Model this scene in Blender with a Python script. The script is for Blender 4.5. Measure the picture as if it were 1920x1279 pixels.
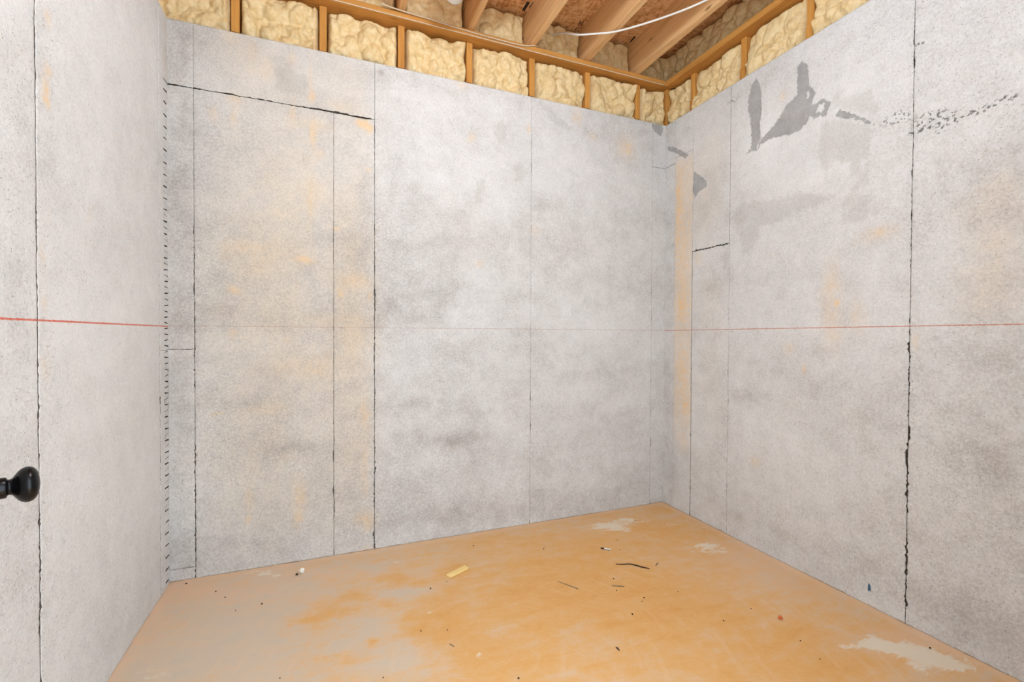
import bpy, bmesh, math, random
import numpy as np
from mathutils import Vector, Matrix

for _o in list(bpy.data.objects):
    bpy.data.objects.remove(_o, do_unlink=True)
scene = bpy.context.scene
COL = scene.collection

# ---------------------------------------------------------------- camera, world, exposure
XR, YB, XL = 2.275, 2.694, -0.716          # inner faces: right wall, back wall, left wall (metres)
H = 2.74                                   # height of the poured concrete walls
FW = 0.20                                  # inner face of the front wall with the doorway
cam_data = bpy.data.cameras.new('camera'); cam = bpy.data.objects.new('camera', cam_data); COL.objects.link(cam)
_yaw, _pit, _rol = 0.381805, 0.013562, 0.004454
_F = Vector((math.sin(_yaw)*math.cos(_pit), math.cos(_yaw)*math.cos(_pit), -math.sin(_pit)))
_R = Vector((math.cos(_yaw), -math.sin(_yaw), 0)); _U = _R.cross(_F)
_R2 = math.cos(_rol)*_R + math.sin(_rol)*_U; _U2 = -math.sin(_rol)*_R + math.cos(_rol)*_U
cam.matrix_world = Matrix(((_R2.x, _U2.x, -_F.x, 0), (_R2.y, _U2.y, -_F.y, 0), (_R2.z, _U2.z, -_F.z, 1.2208), (0, 0, 0, 1)))
cam_data.sensor_width = 36.0; cam_data.lens = 36.0*861.26/1920.0; cam_data.clip_start = 0.02
scene.camera = cam

world = bpy.data.worlds.new('world'); scene.world = world; world.use_nodes = True
world.node_tree.nodes['Background'].inputs[0].default_value = (0.81, 0.935, 1.05, 1)
world.node_tree.nodes['Background'].inputs[1].default_value = 6.4     # daylight in the space outside the doorway
BULB_STRENGTH = 470.0
scene.view_settings.view_transform = 'Standard'; scene.view_settings.look = 'None'
scene.view_settings.gamma = 1.0; scene.view_settings.use_curve_mapping = False
scene.view_settings.exposure = 0.0

# ---------------------------------------------------------------- helpers
random.seed(7)
# stains plus painted light and shade on each wall, in metres: (u, v, ellipse matrix, strength) and outlines of flaked patches
STAINS_AND_LIGHT = {
 'B': {
  'tan': [(-0.294,1.403,7.28,0,0.7,0.72),(0.134,1.417,62.99,0,1.05,0.65),(-0.142,2.058,42.17,0,5.62,0.3),(-0.345,0.462,11.69,0,5.76,0.3),(0.07,0.415,26.71,0,5.07,0.3),(-0.411,2.614,22.15,0,38.58,0.3),(0.071,2.608,37.18,0,33.22,0.3),(1.539,1.82,7.47,0,22.04,0.15),(0.733,1.79,9.1,0,27.13,0.15)],
  'rust': [(-0.441,2.714,566.89,0,349.38,0.35),(-0.363,2.652,1189.06,0,85.73,0.25),(-0.291,2.587,750.61,0,213.12,0.3),(-0.076,2.478,3906.25,0,865.05,0.7),(-0.081,2.576,9070.29,0,102.03,0.35),(-0.166,2.67,1600,0,566.89,0.3),(0.19,2.394,750.61,0,1149.1,1.3),(0.216,2.372,1890.36,0,793.49,0.8),(-0.063,2.282,2921.84,0,256,0.7),(-0.037,2.186,1423.99,0,1231.15,0.4),(-0.085,1.924,2267.57,0,34.4,0.4),(-0.064,1.997,229.57,0,198.37,0.3),(-0.167,2.377,2379.54,0,264.39,0.45),(-0.435,2.408,462.48,0,946.75,0.35),(-0.527,2.311,1975.31,0,1007.81,0.4),(-0.435,2.315,2770.08,0,219.48,0.35),(-0.402,1.658,198.37,0,594.88,0.3),(-0.438,1.439,1275.51,0,2066.12,0.75),(-0.116,1.614,452.69,0,2500,0.75),(-0.472,1.626,816.33,0,349.38,0.25),(0.051,1.79,3673.09,0,13840.83,1),(0.07,1.445,2066.12,0,793.49,0.7),(0.14,1.521,123.46,0,356,0.5),(0.225,1.435,5102.04,0,1149.1,0.6),(-0.45,1.222,1810.77,0,1371.74,0.4),(-0.194,1.195,10000,0,5102.04,0.6),(-0.521,0.819,1322.31,0,15625,0.8),(-0.32,0.821,104.12,0,2066.12,0.3),(-0.143,1.039,41.62,0,307.79,0.3),(0.196,0.776,1231.15,0,123.46,0.65),(0.14,1.181,79.01,0,31.56,0.25),(-0.025,1.036,156.25,0,74.32,0.25),(-0.382,0.37,3460.21,0,408.12,0.45),(-0.382,0.259,6944.44,0,918.27,0.6),(-0.137,0.352,1007.81,0,195.61,0.55),(-0.15,0.225,2379.54,0,369.82,0.6),(0.196,0.189,302.46,0,483.03,0.55),(0.211,0.142,1890.36,0,1111.11,0.5),(0.196,0.491,1231.15,0,30.69,0.35),(0.211,-0.01,540.83,0,1074.98,0.45),(0.21,2.146,7561.44,0,6944.44,0.8),(0.808,2.415,1810.77,0,1189.06,0.45),(0.868,1.654,1322.31,0,1975.31,0.35),(1.196,2.54,4444.44,0,1371.74,0.6),(1.237,1.899,711.11,0,840.16,0.25),(0.747,2.717,918.27,0,1537.87,0.35),(1.541,2.676,609.66,0,416.49,0.55),(1.924,2.535,201.2,0,152.42,0.45),(1.946,2.52,1007.81,0,1149.1,0.6),(1.657,2.565,918.27,0,1231.15,0.35),(0.071,2.463,83.4,0,816.33,0.25),(-0.063,2.339,160.23,0,865.05,0.35),(-0.244,1.656,44.44,0,324.65,0.2),(-0.342,1.566,106.28,0,330.58,0.25),(-0.038,1.296,39.06,0,528.47,0.2)],
  'dark': [(-0.663,1.807,640.92,0,2.19,0.28),(-0.668,0.762,640.92,0,1.85,0.35),(-0.661,2.209,657.46,0,41.36,0.3),(-0.659,2.584,657.46,0,41.89,0.45),(-0.217,2.603,177.78,0,90.7,0.5),(-0.497,1.343,297.27,0,976.56,0.5),(-0.438,1.317,71.82,0,277.78,0.3),(0.477,2.017,168.66,0,168.66,0.3),(0.749,1.952,226.13,0,434.03,0.3),(1.151,1.892,182.62,0,54.87,0.35),(1.263,2.039,175.43,0,213.12,0.45),(1.38,1.843,26.16,0,133.65,0.25),(0.54,1.431,28.14,0,40.83,0.3),(0.668,1.435,105.19,0,109.65,0.35),(0.342,1.364,282.47,0,483.03,0.45),(0.509,1.305,28.6,0,1040.58,0.4),(1.135,1.468,182.62,0,865.05,0.5),(1.155,1.231,80.44,0,865.05,0.35),(0.402,0.804,74.96,0,730.46,0.75),(0.703,0.585,11.3,0,493.83,0.6),(0.976,0.747,3.51,0,1423.99,0.3),(1.841,0.957,10.61,0,324.65,0.4),(1.757,0.683,3.73,0,516.53,0.35),(1.801,0.588,5.26,0,182.62,0.25),(0.418,0.375,29.86,0,64.52,0.3),(0.705,0.148,2.25,0,236.69,0.3),(1.43,0.082,1.54,0,198.37,0.35),(0.282,2.697,2500,0,2267.57,0.9),(1.14,2.681,1189.06,0,400,0.5),(-0.17,0.613,42.17,0,553.63,0.4),(-0.246,0.676,44.15,0,140.05,0.3),(-0.442,0.117,1.93,0,53.28,0.3),(0.182,2.042,313.26,0,127.68,0.35),(-0.103,2.148,1479.29,0,865.05,0.4),(0.126,1.682,318.88,0,292.21,0.3),(-0.292,2.176,182.62,0,36.95,0.2),(0.874,-0.075,0.89,0,226.13,0.3),(1.981,0.273,13.47,0,4.82,0.25),(-0.344,0.85,16.87,0,330.58,0.25)],  # leading entries put the left corner's shade into the strip beside it
  'light': [(0.765,2.178,3.98,0,3.37,0.25),(1.704,1.977,8.75,0,6.33,0.45),(1.883,1.253,14.19,0,11.3,0.3),(1.536,2.28,9.5,0,22.25,0.3),(-0.193,2.051,10.79,0,15.87,0.25),(0.802,1.05,3.85,0,37.64,0.2),(0.865,2.612,2.12,0,26.57,0.3)],  # pale spots; the broad upper ones paint the lamp's bright pool into the tone
  'crack': [(-0.531,1.288,53.28,0,14.03,0.8),(-0.533,0.887,52.89,0,38.58,0.8),(-0.488,0.533,37.87,0,21.24,1),(-0.553,1.607,216.26,0,39.56,0.8),(0.239,1.84,133.65,0,70.62,1),(0.327,1.757,71.21,0,122.1,0.9),(0.254,1.301,132.12,0,30.52,0.8),(1.38,1.773,18.19,0,51.76,0.8),(0.388,0.224,17,0,16.19,0.7),(0.704,0.407,2.25,0,6.63,0.45),(1.549,0.426,2.62,0,5.36,0.45),(-0.17,0.442,6.68,0,8.52,0.5),(-0.665,1.286,516.53,0,22.89,0.9),(-0.669,0.499,516.53,0,6.39,0.7),(-0.295,0.736,16.39,0,20.11,0.6),(0.125,0.409,79.01,0,4.99,0.5)],
  'pit': [(0.764,2.37,3.99,0,12.1,0.45),(0.357,1.425,70.03,0,268.74,0.9),(1.837,1.474,14.51,0,45.96,0.4),(-0.439,1.046,50.3,0,150.55,0.5),(0.543,0.044,2.46,0,62,0.5),(-0.616,2.464,516.53,0,41.09,0.8),(1.266,1.455,43.28,0,23.45,0.4),(-0.667,0.815,330.58,0,3.62,0.6),(0.125,0.229,35.22,0,31.04,0.4)],
  'p1': [[(2.145,2.736),(2.244,2.742),(2.254,2.694),(2.231,2.659),(2.174,2.68)]],
  'p2': [[(1.267,2.705),(1.335,2.701),(1.414,2.639),(1.509,2.593),(1.477,2.57),(1.414,2.584),(1.336,2.632)],[(1.574,2.618),(1.615,2.636),(1.623,2.595),(1.649,2.553),(1.607,2.567)],[(0.842,2.162),(0.883,2.177),(0.908,2.132),(0.894,2.097),(0.873,2.079),(0.887,2.022),(0.839,2.013),(0.836,2.074)],[(0.969,2.534),(1.011,2.554),(1.047,2.498),(1.04,2.42),(0.987,2.405),(0.955,2.466)],[(-0.254,2.609),(-0.179,2.645),(-0.141,2.592),(-0.089,2.56),(-0.102,2.487),(-0.192,2.475),(-0.254,2.499)],[(1.084,2.287),(1.131,2.327),(1.168,2.248),(1.15,2.178),(1.095,2.188)]],
 },
 'R': {
  'rust': [(2.538,2.218,750.61,0,29.22,0.4),(2.502,1.842,472.59,0,46.28,0.35),(2.51,1.623,462.48,0,82.64,0.4),(2.507,1.421,462.48,0,81.9,0.7),(2.501,0.96,580.64,0,29.54,0.5),(2.472,0.725,1537.87,0,187.65,0.7),(2.495,0.481,377.04,0,185.11,0.35),(1.496,1.455,483.03,0,59.63,0.45),(1.467,1.384,6400,0,6400,0.9),(1.493,1.248,384.47,0,92.46,0.35),(1.373,1.321,840.16,0,182.62,0.35),(1.279,1.682,362.81,0,1275.51,0.45),(1.714,1.15,750.61,0,1231.15,0.35),(1.63,1.057,13840.83,0,2066.12,0.8),(1.919,0.501,816.33,0,750.61,0.35),(1.148,1.201,8264.46,0,504.99,0.4),(2.364,1.729,711.11,0,553.63,0.45),(1.763,2.524,1600,0,840.16,0.35),(2.557,2.075,2163.33,0,11.26,0.4)],
  'tan': [(0.903,1.537,97.07,0,53.67,0.55),(0.915,1.362,127.68,0,103.07,0.45),(0.906,1.732,132.12,0,105.19,0.45),(2.281,2.349,31.21,0,23.68,0.35),(2.321,2.017,52.89,0,23,0.4),(2.269,1.493,55.69,0,23.68,0.25),(1.311,1.677,133.65,0,434.03,0.3),(2.262,0.979,56.53,0,8.52,0.2)],
  'dark': [(0.937,0.784,122.1,0,69.44,0.45),(0.877,0.663,313.26,0,74.32,0.35),(0.9,1.303,132.12,0,425.12,0.35),(1.015,1.906,46.28,0,145.16,0.2),(1.018,2.133,45.96,0,146.92,0.4),(1.978,0.877,45.96,0,452.69,0.4),(1.489,0.989,15.14,0,236.69,0.3),(1.299,0.817,59.17,0,109.65,0.3),(0.912,1.126,129.13,0,287.27,0.35),(2.279,2.212,124.84,0,177.78,0.35),(2.214,2.259,240.37,0,222.77,0.3),(2.31,1.149,213.12,0,23,0.25),(2.15,0.591,180.17,0,14.29,0.35),(2.639,1.332,324.65,0,0.76,0.35),(2.598,0.268,236.69,0,10.82,0.35),(1.38,0.153,4.24,0,101.01,0.3),(0.99,0.086,26.43,0,64.52,0.35),(2.685,2.682,138.41,0,168.66,0.5),(2.226,1.523,133.65,0,384.47,0.4),(1.814,1.543,58.27,0,793.49,0.25)],
  'light': [(1.504,2.025,6.47,0,30.36,0.6),(1.823,2.218,25.77,0,18.19,0.8),(1.458,2.364,25.64,0,43.28,0.5),(1.721,1.702,29.7,0,34.81,0.4),(1.858,2.378,141.72,0,31.56,0.8),(1.666,2.01,32.47,0,145.16,0.7),(1.498,1.585,23.8,0,164.37,0.3)],  # broad upper spots paint the brightest lamp-lit area into the concrete tone
  'pit': [(1.02,2.257,14.19,0,16.26,0.8),(1.413,2.565,27.7,0,45.04,0.7),(1.509,2.44,42.17,0,41.36,0.4),(0.983,1.895,27.41,0,67.19,0.6),(0.992,0.252,16.66,0,10.41,0.8),(1.505,0.252,2.76,0,22.78,0.6),(1.537,1.656,39.81,0,362.81,0.7),(1.397,1.397,50.3,0,711.11,0.6),(1.861,0.078,23.68,0,30.69,0.6),(1.096,1.655,21.73,0,240.37,0.4)],
  'honey': [(1.235,2.161,154.32,0,580.64,0.8),(1.12,2.103,190.25,0,657.46,1),(1.034,2.083,400,0,1189.06,0.9),(0.955,2.068,268.74,0,2500,0.8),(0.882,2.074,566.89,0,3265.31,0.8),(1.157,2.429,1111.11,0,2066.12,0.8),(2.097,2.643,81.16,0,2770.08,0.7),(2.498,2.635,150.55,0,1537.87,0.6),(1.156,2.077,425.12,0,12345.68,1.2),(1.075,2.048,1665.97,0,13840.83,1.2)],
  'crack': [(1.005,1.203,26.03,0,36.51,0.5),(1.084,0.749,31.92,0,9.53,0.5),(1.647,0.612,5.02,0,5.79,0.4),(2.128,0.496,66.1,0,14.46,0.8),(2.097,1.155,158.22,0,105.19,0.8),(0.951,0.68,66.1,0,24.63,0.7),(2.317,1.67,119.44,0,92.46,0.4),(1.18,1.065,674.65,0,4.91,0.5)],
  'p1': [[(1.941,2.697),(1.919,2.663),(1.903,2.592),(1.903,2.484),(1.913,2.433),(1.904,2.339),(1.925,2.311),(1.928,2.28),(1.971,2.291),(2.006,2.285),(1.971,2.31),(1.969,2.383),(1.978,2.48),(1.993,2.552),(1.986,2.614),(1.973,2.663)],[(1.666,2.643),(1.638,2.611),(1.626,2.539),(1.621,2.488),(1.586,2.443),(1.603,2.423),(1.607,2.392),(1.578,2.395),(1.554,2.398),(1.508,2.362),(1.53,2.325),(1.535,2.296),(1.569,2.319),(1.594,2.314),(1.619,2.337),(1.631,2.314),(1.678,2.284),(1.723,2.289),(1.789,2.302),(1.858,2.312),(1.904,2.303),(1.928,2.275),(1.915,2.325),(1.859,2.357),(1.8,2.394),(1.753,2.451),(1.69,2.481),(1.689,2.555),(1.688,2.63)],[(1.494,2.286),(1.476,2.309),(1.431,2.274),(1.381,2.233),(1.34,2.197),(1.32,2.168),(1.36,2.198),(1.402,2.231),(1.453,2.253)],[(2.672,2.581),(2.623,2.566),(2.46,2.447),(2.495,2.435),(2.584,2.5),(2.666,2.548)],[(2.419,2.326),(2.348,2.268),(2.301,2.219),(2.301,2.184),(2.37,2.17),(2.405,2.135),(2.42,2.202)]],
  'p1h': [[(1.638,2.464),(1.629,2.468),(1.62,2.451),(1.627,2.434),(1.636,2.442)],[(1.586,2.346),(1.57,2.371),(1.546,2.368),(1.547,2.349),(1.561,2.332)]],
  'p2': [[(1.561,2.284),(1.483,2.262),(1.402,2.216),(1.326,2.162),(1.335,2.101),(1.338,2.029),(1.334,1.956),(1.343,1.915),(1.391,1.9),(1.419,1.908),(1.378,1.955),(1.357,1.97),(1.348,2.018),(1.372,2.027),(1.374,1.969),(1.42,1.968),(1.428,2.031),(1.495,2.07),(1.522,2.032),(1.533,2.02),(1.558,2.076),(1.567,2.175)],[(1.499,2.366),(1.477,2.417),(1.462,2.356),(1.397,2.347),(1.332,2.323),(1.321,2.275),(1.289,2.253),(1.314,2.222),(1.382,2.252),(1.499,2.327)],[(2.048,2.014),(1.853,1.976),(1.71,1.967),(1.605,1.941),(1.493,1.898),(1.571,1.876),(1.709,1.865),(1.792,1.833),(1.893,1.837),(2.07,1.865),(2.083,1.955)],[(1.447,1.855),(1.412,1.891),(1.339,1.863),(1.335,1.804),(1.368,1.742),(1.446,1.759),(1.458,1.797),(1.432,1.821)],[(2.075,1.878),(1.902,1.879),(1.918,1.783),(1.97,1.679),(2.008,1.707),(2.028,1.804)],[(2.191,1.724),(2.114,1.75),(2.108,1.688),(2.15,1.633),(2.17,1.682)]],
 },
 'L': {
  'rust': [(1.651,1.89,2379.54,0,452.69,0.7),(1.67,1.951,2163.33,0,4444.44,0.6),(1.653,1.858,3086.42,0,4756.24,0.6),(1.672,2.091,2921.84,0,1810.77,0.5),(1.545,1.929,5486.97,0,15625,0.25),(1.631,1.429,4444.44,0,2163.33,0.35),(1.636,1.306,4162.33,0,3265.31,0.45),(1.898,1.6,5102.04,0,3460.21,0.35),(1.626,1.125,1600,0,1231.15,0.3)],
  'tan': [(2.68,2.563,248,0,23.91,0.5),(1.643,1.401,1537.87,0,20.95,0.15)],
  'dark': [(1.532,1.759,84.95,0,25,0.4),(1.525,1.306,85.73,0,25.13,0.45),(1.508,0.909,89.85,0,25.51,0.3),(1.568,0.559,50.66,0,23,0.25),(2.001,0.336,15.62,0,20.2,0.2),(2.677,2.435,443.21,0,10.61,0.3)],
  'light': [(1.946,1.797,9.98,0,3.51,0.4),(2.013,1.08,8.35,0,7.21,0.3)],  # broad pale spots, the wall's lamp light painted into its tone
  'pit': [(1.531,1.692,105.19,0,28.6,1),(1.534,1.892,105.19,0,87.34,0.9),(1.8,1.439,47.56,0,104.12,0.6),(1.648,1.708,377.04,0,130.61,1),(1.666,2.051,160.23,0,127.68,0.7),(1.535,1.253,103.07,0,13.87,0.5),(1.621,0.822,43.57,0,21.33,0.5),(1.668,0.508,20.66,0,19.84,0.7),(2.086,0.233,18.66,0,73.05,0.5)],
  'crack': [(1.525,1.332,107.39,0,56.53,0.8),(1.53,0.984,104.12,0,24.63,0.6),(1.569,0.628,50.66,0,23,0.6),(1.639,1.139,377.04,0,297.27,0.9),(1.641,2.065,384.47,0,133.65,0.6)],
 },
 'F': {
  'clay': [(-0.053,2.126,302.85,132.67,320.09,1),(0.022,2.158,240.48,86.09,221.47,1),(0.076,2.116,478.21,102.69,294.74,0.6),(0.116,2.241,283.66,133.48,375.26,1),(0.282,2.358,250.4,140.73,416.33,0.9),(0.352,2.262,184.3,214.57,587.08,0.5),(0.249,2.143,280.15,109.29,347.77,0.7),(0.41,1.897,173.3,23.53,148.62,1),(0.471,1.961,220.61,11.01,155.54,0.7),(0.38,1.879,155.67,45.47,185.18,0.5),(0.605,2.311,138.65,51.5,211.87,0.7),(1.062,2.242,214.7,220.58,722.59,0.7),(0.87,1.984,8.36,3.94,17.66,0.55),(1.234,1.793,5.12,2.66,13.83,0.6),(1.463,1.53,10.61,3.24,30.66,0.65),(0.738,1.553,14.4,9.41,36.53,0.55),(1.458,1.254,15.24,21.35,74.18,0.7),(1.327,2.076,10.06,8.35,32.3,0.5),(1.808,1.299,40.64,-5.3,133.79,0.6),(1.512,1.916,586.22,180.83,1510.86,1),(1.236,2.07,3054.78,-892.58,2779.7,0.9),(1.272,1.965,4340.62,-1818.14,3780.43,0.9),(1.78,1.112,50.37,35.18,236.58,0.7),(2.177,2.617,71.21,9.65,168.78,0.4),(-0.136,2.139,4231.08,1794.57,4114.04,0.6),(0.515,1.755,136.67,-17.04,62.76,0.5),(0.503,1.544,92.41,120.29,338.8,0.5),(0.177,1.871,3306.62,1956.08,5596.66,0.9),(-0.011,2.43,611.99,233.83,572.37,0.5),(1.003,1.884,789.3,1017.89,3134.18,0.5),(1.504,1.784,29.97,25.19,107.75,0.3),(0.047,1.825,151.64,184.81,474.84,0.3),(1.927,1.903,70.05,23,214.54,0.3),(1.88,2.282,7.84,5.83,26.6,0.6),(1.114,2.426,10.8,16.23,46.95,0.4),(1.659,2.734,29.64,27.18,99.71,0.4),(1.204,1.593,24.95,19.15,82.19,0.3)],
  'grey': [(0.291,2.187,135.73,165.98,447.15,0.8),(0.344,2.214,164,246.46,653.56,0.6),(0.235,2.491,122.34,166.58,438.83,0.5),(-0.337,2.161,22.05,10.76,20.36,0.6),(-0.525,2.036,40.67,34.6,70.63,0.5),(0.168,1.891,62.95,32,92.77,0.7),(0.266,1.709,68.19,28.16,93.91,0.8),(-0.129,2.4,67.55,42.78,101.5,0.4),(0.957,1.634,277.78,399.31,1199,0.45),(0.158,2.023,109.6,125.52,333.89,0.6),(0.995,1.515,56.77,77.45,238.69,0.3),(1.403,1.354,81.69,73.55,321.18,0.35),(0.839,1.412,273.74,283.96,955.5,0.3),(2.058,1.62,33.8,9.18,119.66,0.25)],
  'white': [(1.638,2.504,69.1,51.92,212.95,0.8),(1.851,2.513,61.99,68.74,244.06,0.7),(1.703,2.393,83.22,83.45,305.19,0.6),(2.039,2.348,176.31,-16.45,360.31,0.5),(2.036,2.051,69.88,0.75,178.82,0.6),(2.041,1.958,72.04,41.49,254.46,0.5),(2.023,1.144,111.67,95.18,563.64,0.9),(2.086,1.085,106.55,117.81,588.04,1),(2.112,1.011,84.94,58.98,468.94,1),(2.171,0.943,104.02,107.88,629.35,0.8),(1.887,1.18,537.57,722.95,2836.17,0.6),(-0.289,2.621,189,344.89,868.82,0.7),(-0.579,1.999,207.33,166.26,321.26,0.5),(0.343,2.479,1402.2,119.27,785.19,0.6),(0.405,2.008,5691.86,526.05,3745.48,0.8),(0.532,1.634,2531.3,172.9,2408.45,0.7),(1.024,2.536,124.19,161.53,475.9,0.3),(1.985,1.286,200.25,116.63,900.57,0.25)],
  'peach': [(-0.679,2.641,70.14,40.25,67.08,0.8),(-0.455,2.504,19.95,28.42,68.31,0.6),(-0.138,2.562,28.71,55.02,139.3,0.5),(2.281,1.643,5.59,3.35,23.51,0.5),(2.262,1.067,17.53,29.29,106.76,0.6),(2.223,1.921,12.53,-1.8,34.46,0.5),(-0.675,2.332,333.81,102.25,45.82,0.5)],
 },
}


def tag(o, label=None, cat=None, group=None, kind=None):
    if label: o['label'] = label
    if cat: o['category'] = cat
    if group: o['group'] = group
    if kind: o['kind'] = kind
    return o

def link(name, mesh, mat=None, parent=None, smooth=False):
    o = bpy.data.objects.new(name, mesh); COL.objects.link(o)
    if mat and len(mesh.materials) == 0: mesh.materials.append(mat)
    if smooth and mesh: mesh.polygons.foreach_set('use_smooth', [True]*len(mesh.polygons))
    if parent: o.parent = parent
    return o

def empty(name, loc=(0, 0, 0)):
    o = bpy.data.objects.new(name, None); COL.objects.link(o); o.location = loc
    o.empty_display_size = 0.1
    return o

def hash2(ix, iy, seed):
    h = (ix.astype(np.int64)*374761393 + iy.astype(np.int64)*668265263 + seed*1442695041) & 0x7fffffff
    h = ((h ^ (h >> 13))*1274126177) & 0x7fffffff
    return ((h ^ (h >> 16)) & 0xffff)/65535.0

def vnoise(x, y, seed=0):
    x = np.asarray(x, float); y = np.asarray(y, float)
    ix = np.floor(x); iy = np.floor(y); fx = x-ix; fy = y-iy
    fx = fx*fx*(3-2*fx); fy = fy*fy*(3-2*fy)
    a = hash2(ix, iy, seed); b = hash2(ix+1, iy, seed); c = hash2(ix, iy+1, seed); d = hash2(ix+1, iy+1, seed)
    return (a+(b-a)*fx)*(1-fy)+(c+(d-c)*fx)*fy

def fbm(x, y, seed=0, octs=4, gain=0.5):
    s = 0; a = 1; t = 0
    for k in range(octs):
        s = s+a*vnoise(np.asarray(x)*2**k+17.3*k, np.asarray(y)*2**k-9.1*k, seed+k*31); t += a; a *= gain
    return s/t                                   # 0..1

def sst(a, b, x):
    t = np.clip((x-a)/(b-a), 0, 1); return t*t*(3-2*t)

def blobs(u, v, lst, warp=0.03):
    """sum of soft elliptical stains and painted light or shade spots, edges broken by a domain warp"""
    s = np.zeros_like(u)
    if not lst: return s
    wu = u+warp*(fbm(u*9, v*9, 5)-.5)*2+0.3*warp*(fbm(u*40, v*40, 6, 2)-.5)*2
    wv = v+warp*(fbm(u*9+50, v*9, 7)-.5)*2+0.3*warp*(fbm(u*40+50, v*40, 8, 2)-.5)*2
    for cu, cv, a, b, c, amp in lst:
        du = wu-cu; dv = wv-cv
        s += amp*np.exp(-1.1*(a*du*du+2*b*du*dv+c*dv*dv))
    return s

def polysdf(u, v, polys):
    """signed distance (inside positive, clipped) to the nearest of some polygons"""
    best = np.full(u.shape, -0.06)
    for P in polys:
        P = np.array(P); lo = P.min(0)-.06; hi = P.max(0)+.06
        m = (u > lo[0]) & (u < hi[0]) & (v > lo[1]) & (v < hi[1])
        if not m.any(): continue
        x = u[m]; y = v[m]; d = np.full(x.shape, 1e9); ins = np.zeros(x.shape, bool)
        for i in range(len(P)):
            a = P[i]; b = P[(i+1) % len(P)]; e = b-a
            t = np.clip(((x-a[0])*e[0]+(y-a[1])*e[1])/(e@e+1e-12), 0, 1)
            d = np.minimum(d, np.hypot(x-a[0]-t*e[0], y-a[1]-t*e[1]))
            c = ((a[1] > y) != (b[1] > y)) & (x < (b[0]-a[0])*(y-a[1])/(b[1]-a[1]+1e-12)+a[0])
            ins ^= c
        sd = np.where(ins, d, -d); best[m] = np.maximum(best[m], sd)
    return np.clip(best, -.06, .06)

def mesh_from(name, verts, faces, attrs=None):
    me = bpy.data.meshes.new(name)
    nv = len(verts); nf = len(faces)
    me.vertices.add(nv); me.vertices.foreach_set('co', np.asarray(verts, np.float32).ravel())
    me.loops.add(nf*4); me.loops.foreach_set('vertex_index', np.asarray(faces, np.int32).ravel())
    me.polygons.add(nf); me.polygons.foreach_set('loop_start', np.arange(0, nf*4, 4, dtype=np.int32))
    me.update(calc_edges=True)
    for k, a in (attrs or {}).items():
        at = me.attributes.new(k, 'FLOAT', 'POINT'); at.data.foreach_set('value', np.asarray(a, np.float32).ravel())
    return me

def grid_faces(nr, nc):
    i = np.arange(nr*nc).reshape(nr, nc)
    return np.stack([i[:-1, :-1], i[:-1, 1:], i[1:, 1:], i[1:, :-1]], -1).reshape(-1, 4)

def box_mesh(name, lo, hi, bevel=0.0, seg=2):
    bm = bmesh.new(); bmesh.ops.create_cube(bm, size=1)
    lo = Vector(lo); hi = Vector(hi)
    for v in bm.verts: v.co = Vector(((v.co.x+.5)*(hi.x-lo.x)+lo.x, (v.co.y+.5)*(hi.y-lo.y)+lo.y, (v.co.z+.5)*(hi.z-lo.z)+lo.z))
    if bevel: bmesh.ops.bevel(bm, geom=list(bm.edges), offset=bevel, segments=seg, affect='EDGES', profile=.5)
    me = bpy.data.meshes.new(name); bm.to_mesh(me); bm.free(); return me

def boxes_mesh(name, lst):
    bm = bmesh.new()
    for lo, hi in lst:
        r = bmesh.ops.create_cube(bm, size=1)['verts']
        for v in r: v.co = Vector([(v.co[k]+.5)*(hi[k]-lo[k])+lo[k] for k in range(3)])
    me = bpy.data.meshes.new(name); bm.to_mesh(me); bm.free(); return me

def tube_mesh(name, pts, rad, n=10, cap=True):
    """tube along a polyline; rad is a number or one per point"""
    P = [Vector(p) for p in pts]; rs = [float(r) for r in rad] if hasattr(rad, "__len__") else [rad]*len(P)
    bm = bmesh.new(); rings = []
    up = Vector((0, 0, 1))
    for i, p in enumerate(P):
        t = (P[min(i+1, len(P)-1)]-P[max(i-1, 0)]).normalized()
        a = t.cross(up); a = a.normalized() if a.length > 1e-4 else Vector((1, 0, 0)); b = a.cross(t)
        rings.append([bm.verts.new(p+rs[i]*(math.cos(2*math.pi*k/n)*a+math.sin(2*math.pi*k/n)*b)) for k in range(n)])
    for r0, r1 in zip(rings, rings[1:]):
        for k in range(n): bm.faces.new((r0[k], r0[(k+1) % n], r1[(k+1) % n], r1[k]))
    if cap: bm.faces.new(rings[0]); bm.faces.new(rings[-1])
    bmesh.ops.recalc_face_normals(bm, faces=bm.faces)
    me = bpy.data.meshes.new(name); bm.to_mesh(me); bm.free(); return me

def smooth_path(pts, n=8):
    P = [Vector(p) for p in pts]; out = []
    for i in range(len(P)-1):
        p0 = P[max(i-1, 0)]; p1 = P[i]; p2 = P[i+1]; p3 = P[min(i+2, len(P)-1)]
        for k in range(n):
            t = k/n
            out.append(.5*((2*p1)+(p2-p0)*t+(2*p0-5*p1+4*p2-p3)*t*t+(3*p1-p0-3*p2+p3)*t**3))
    out.append(P[-1]); return out

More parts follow.
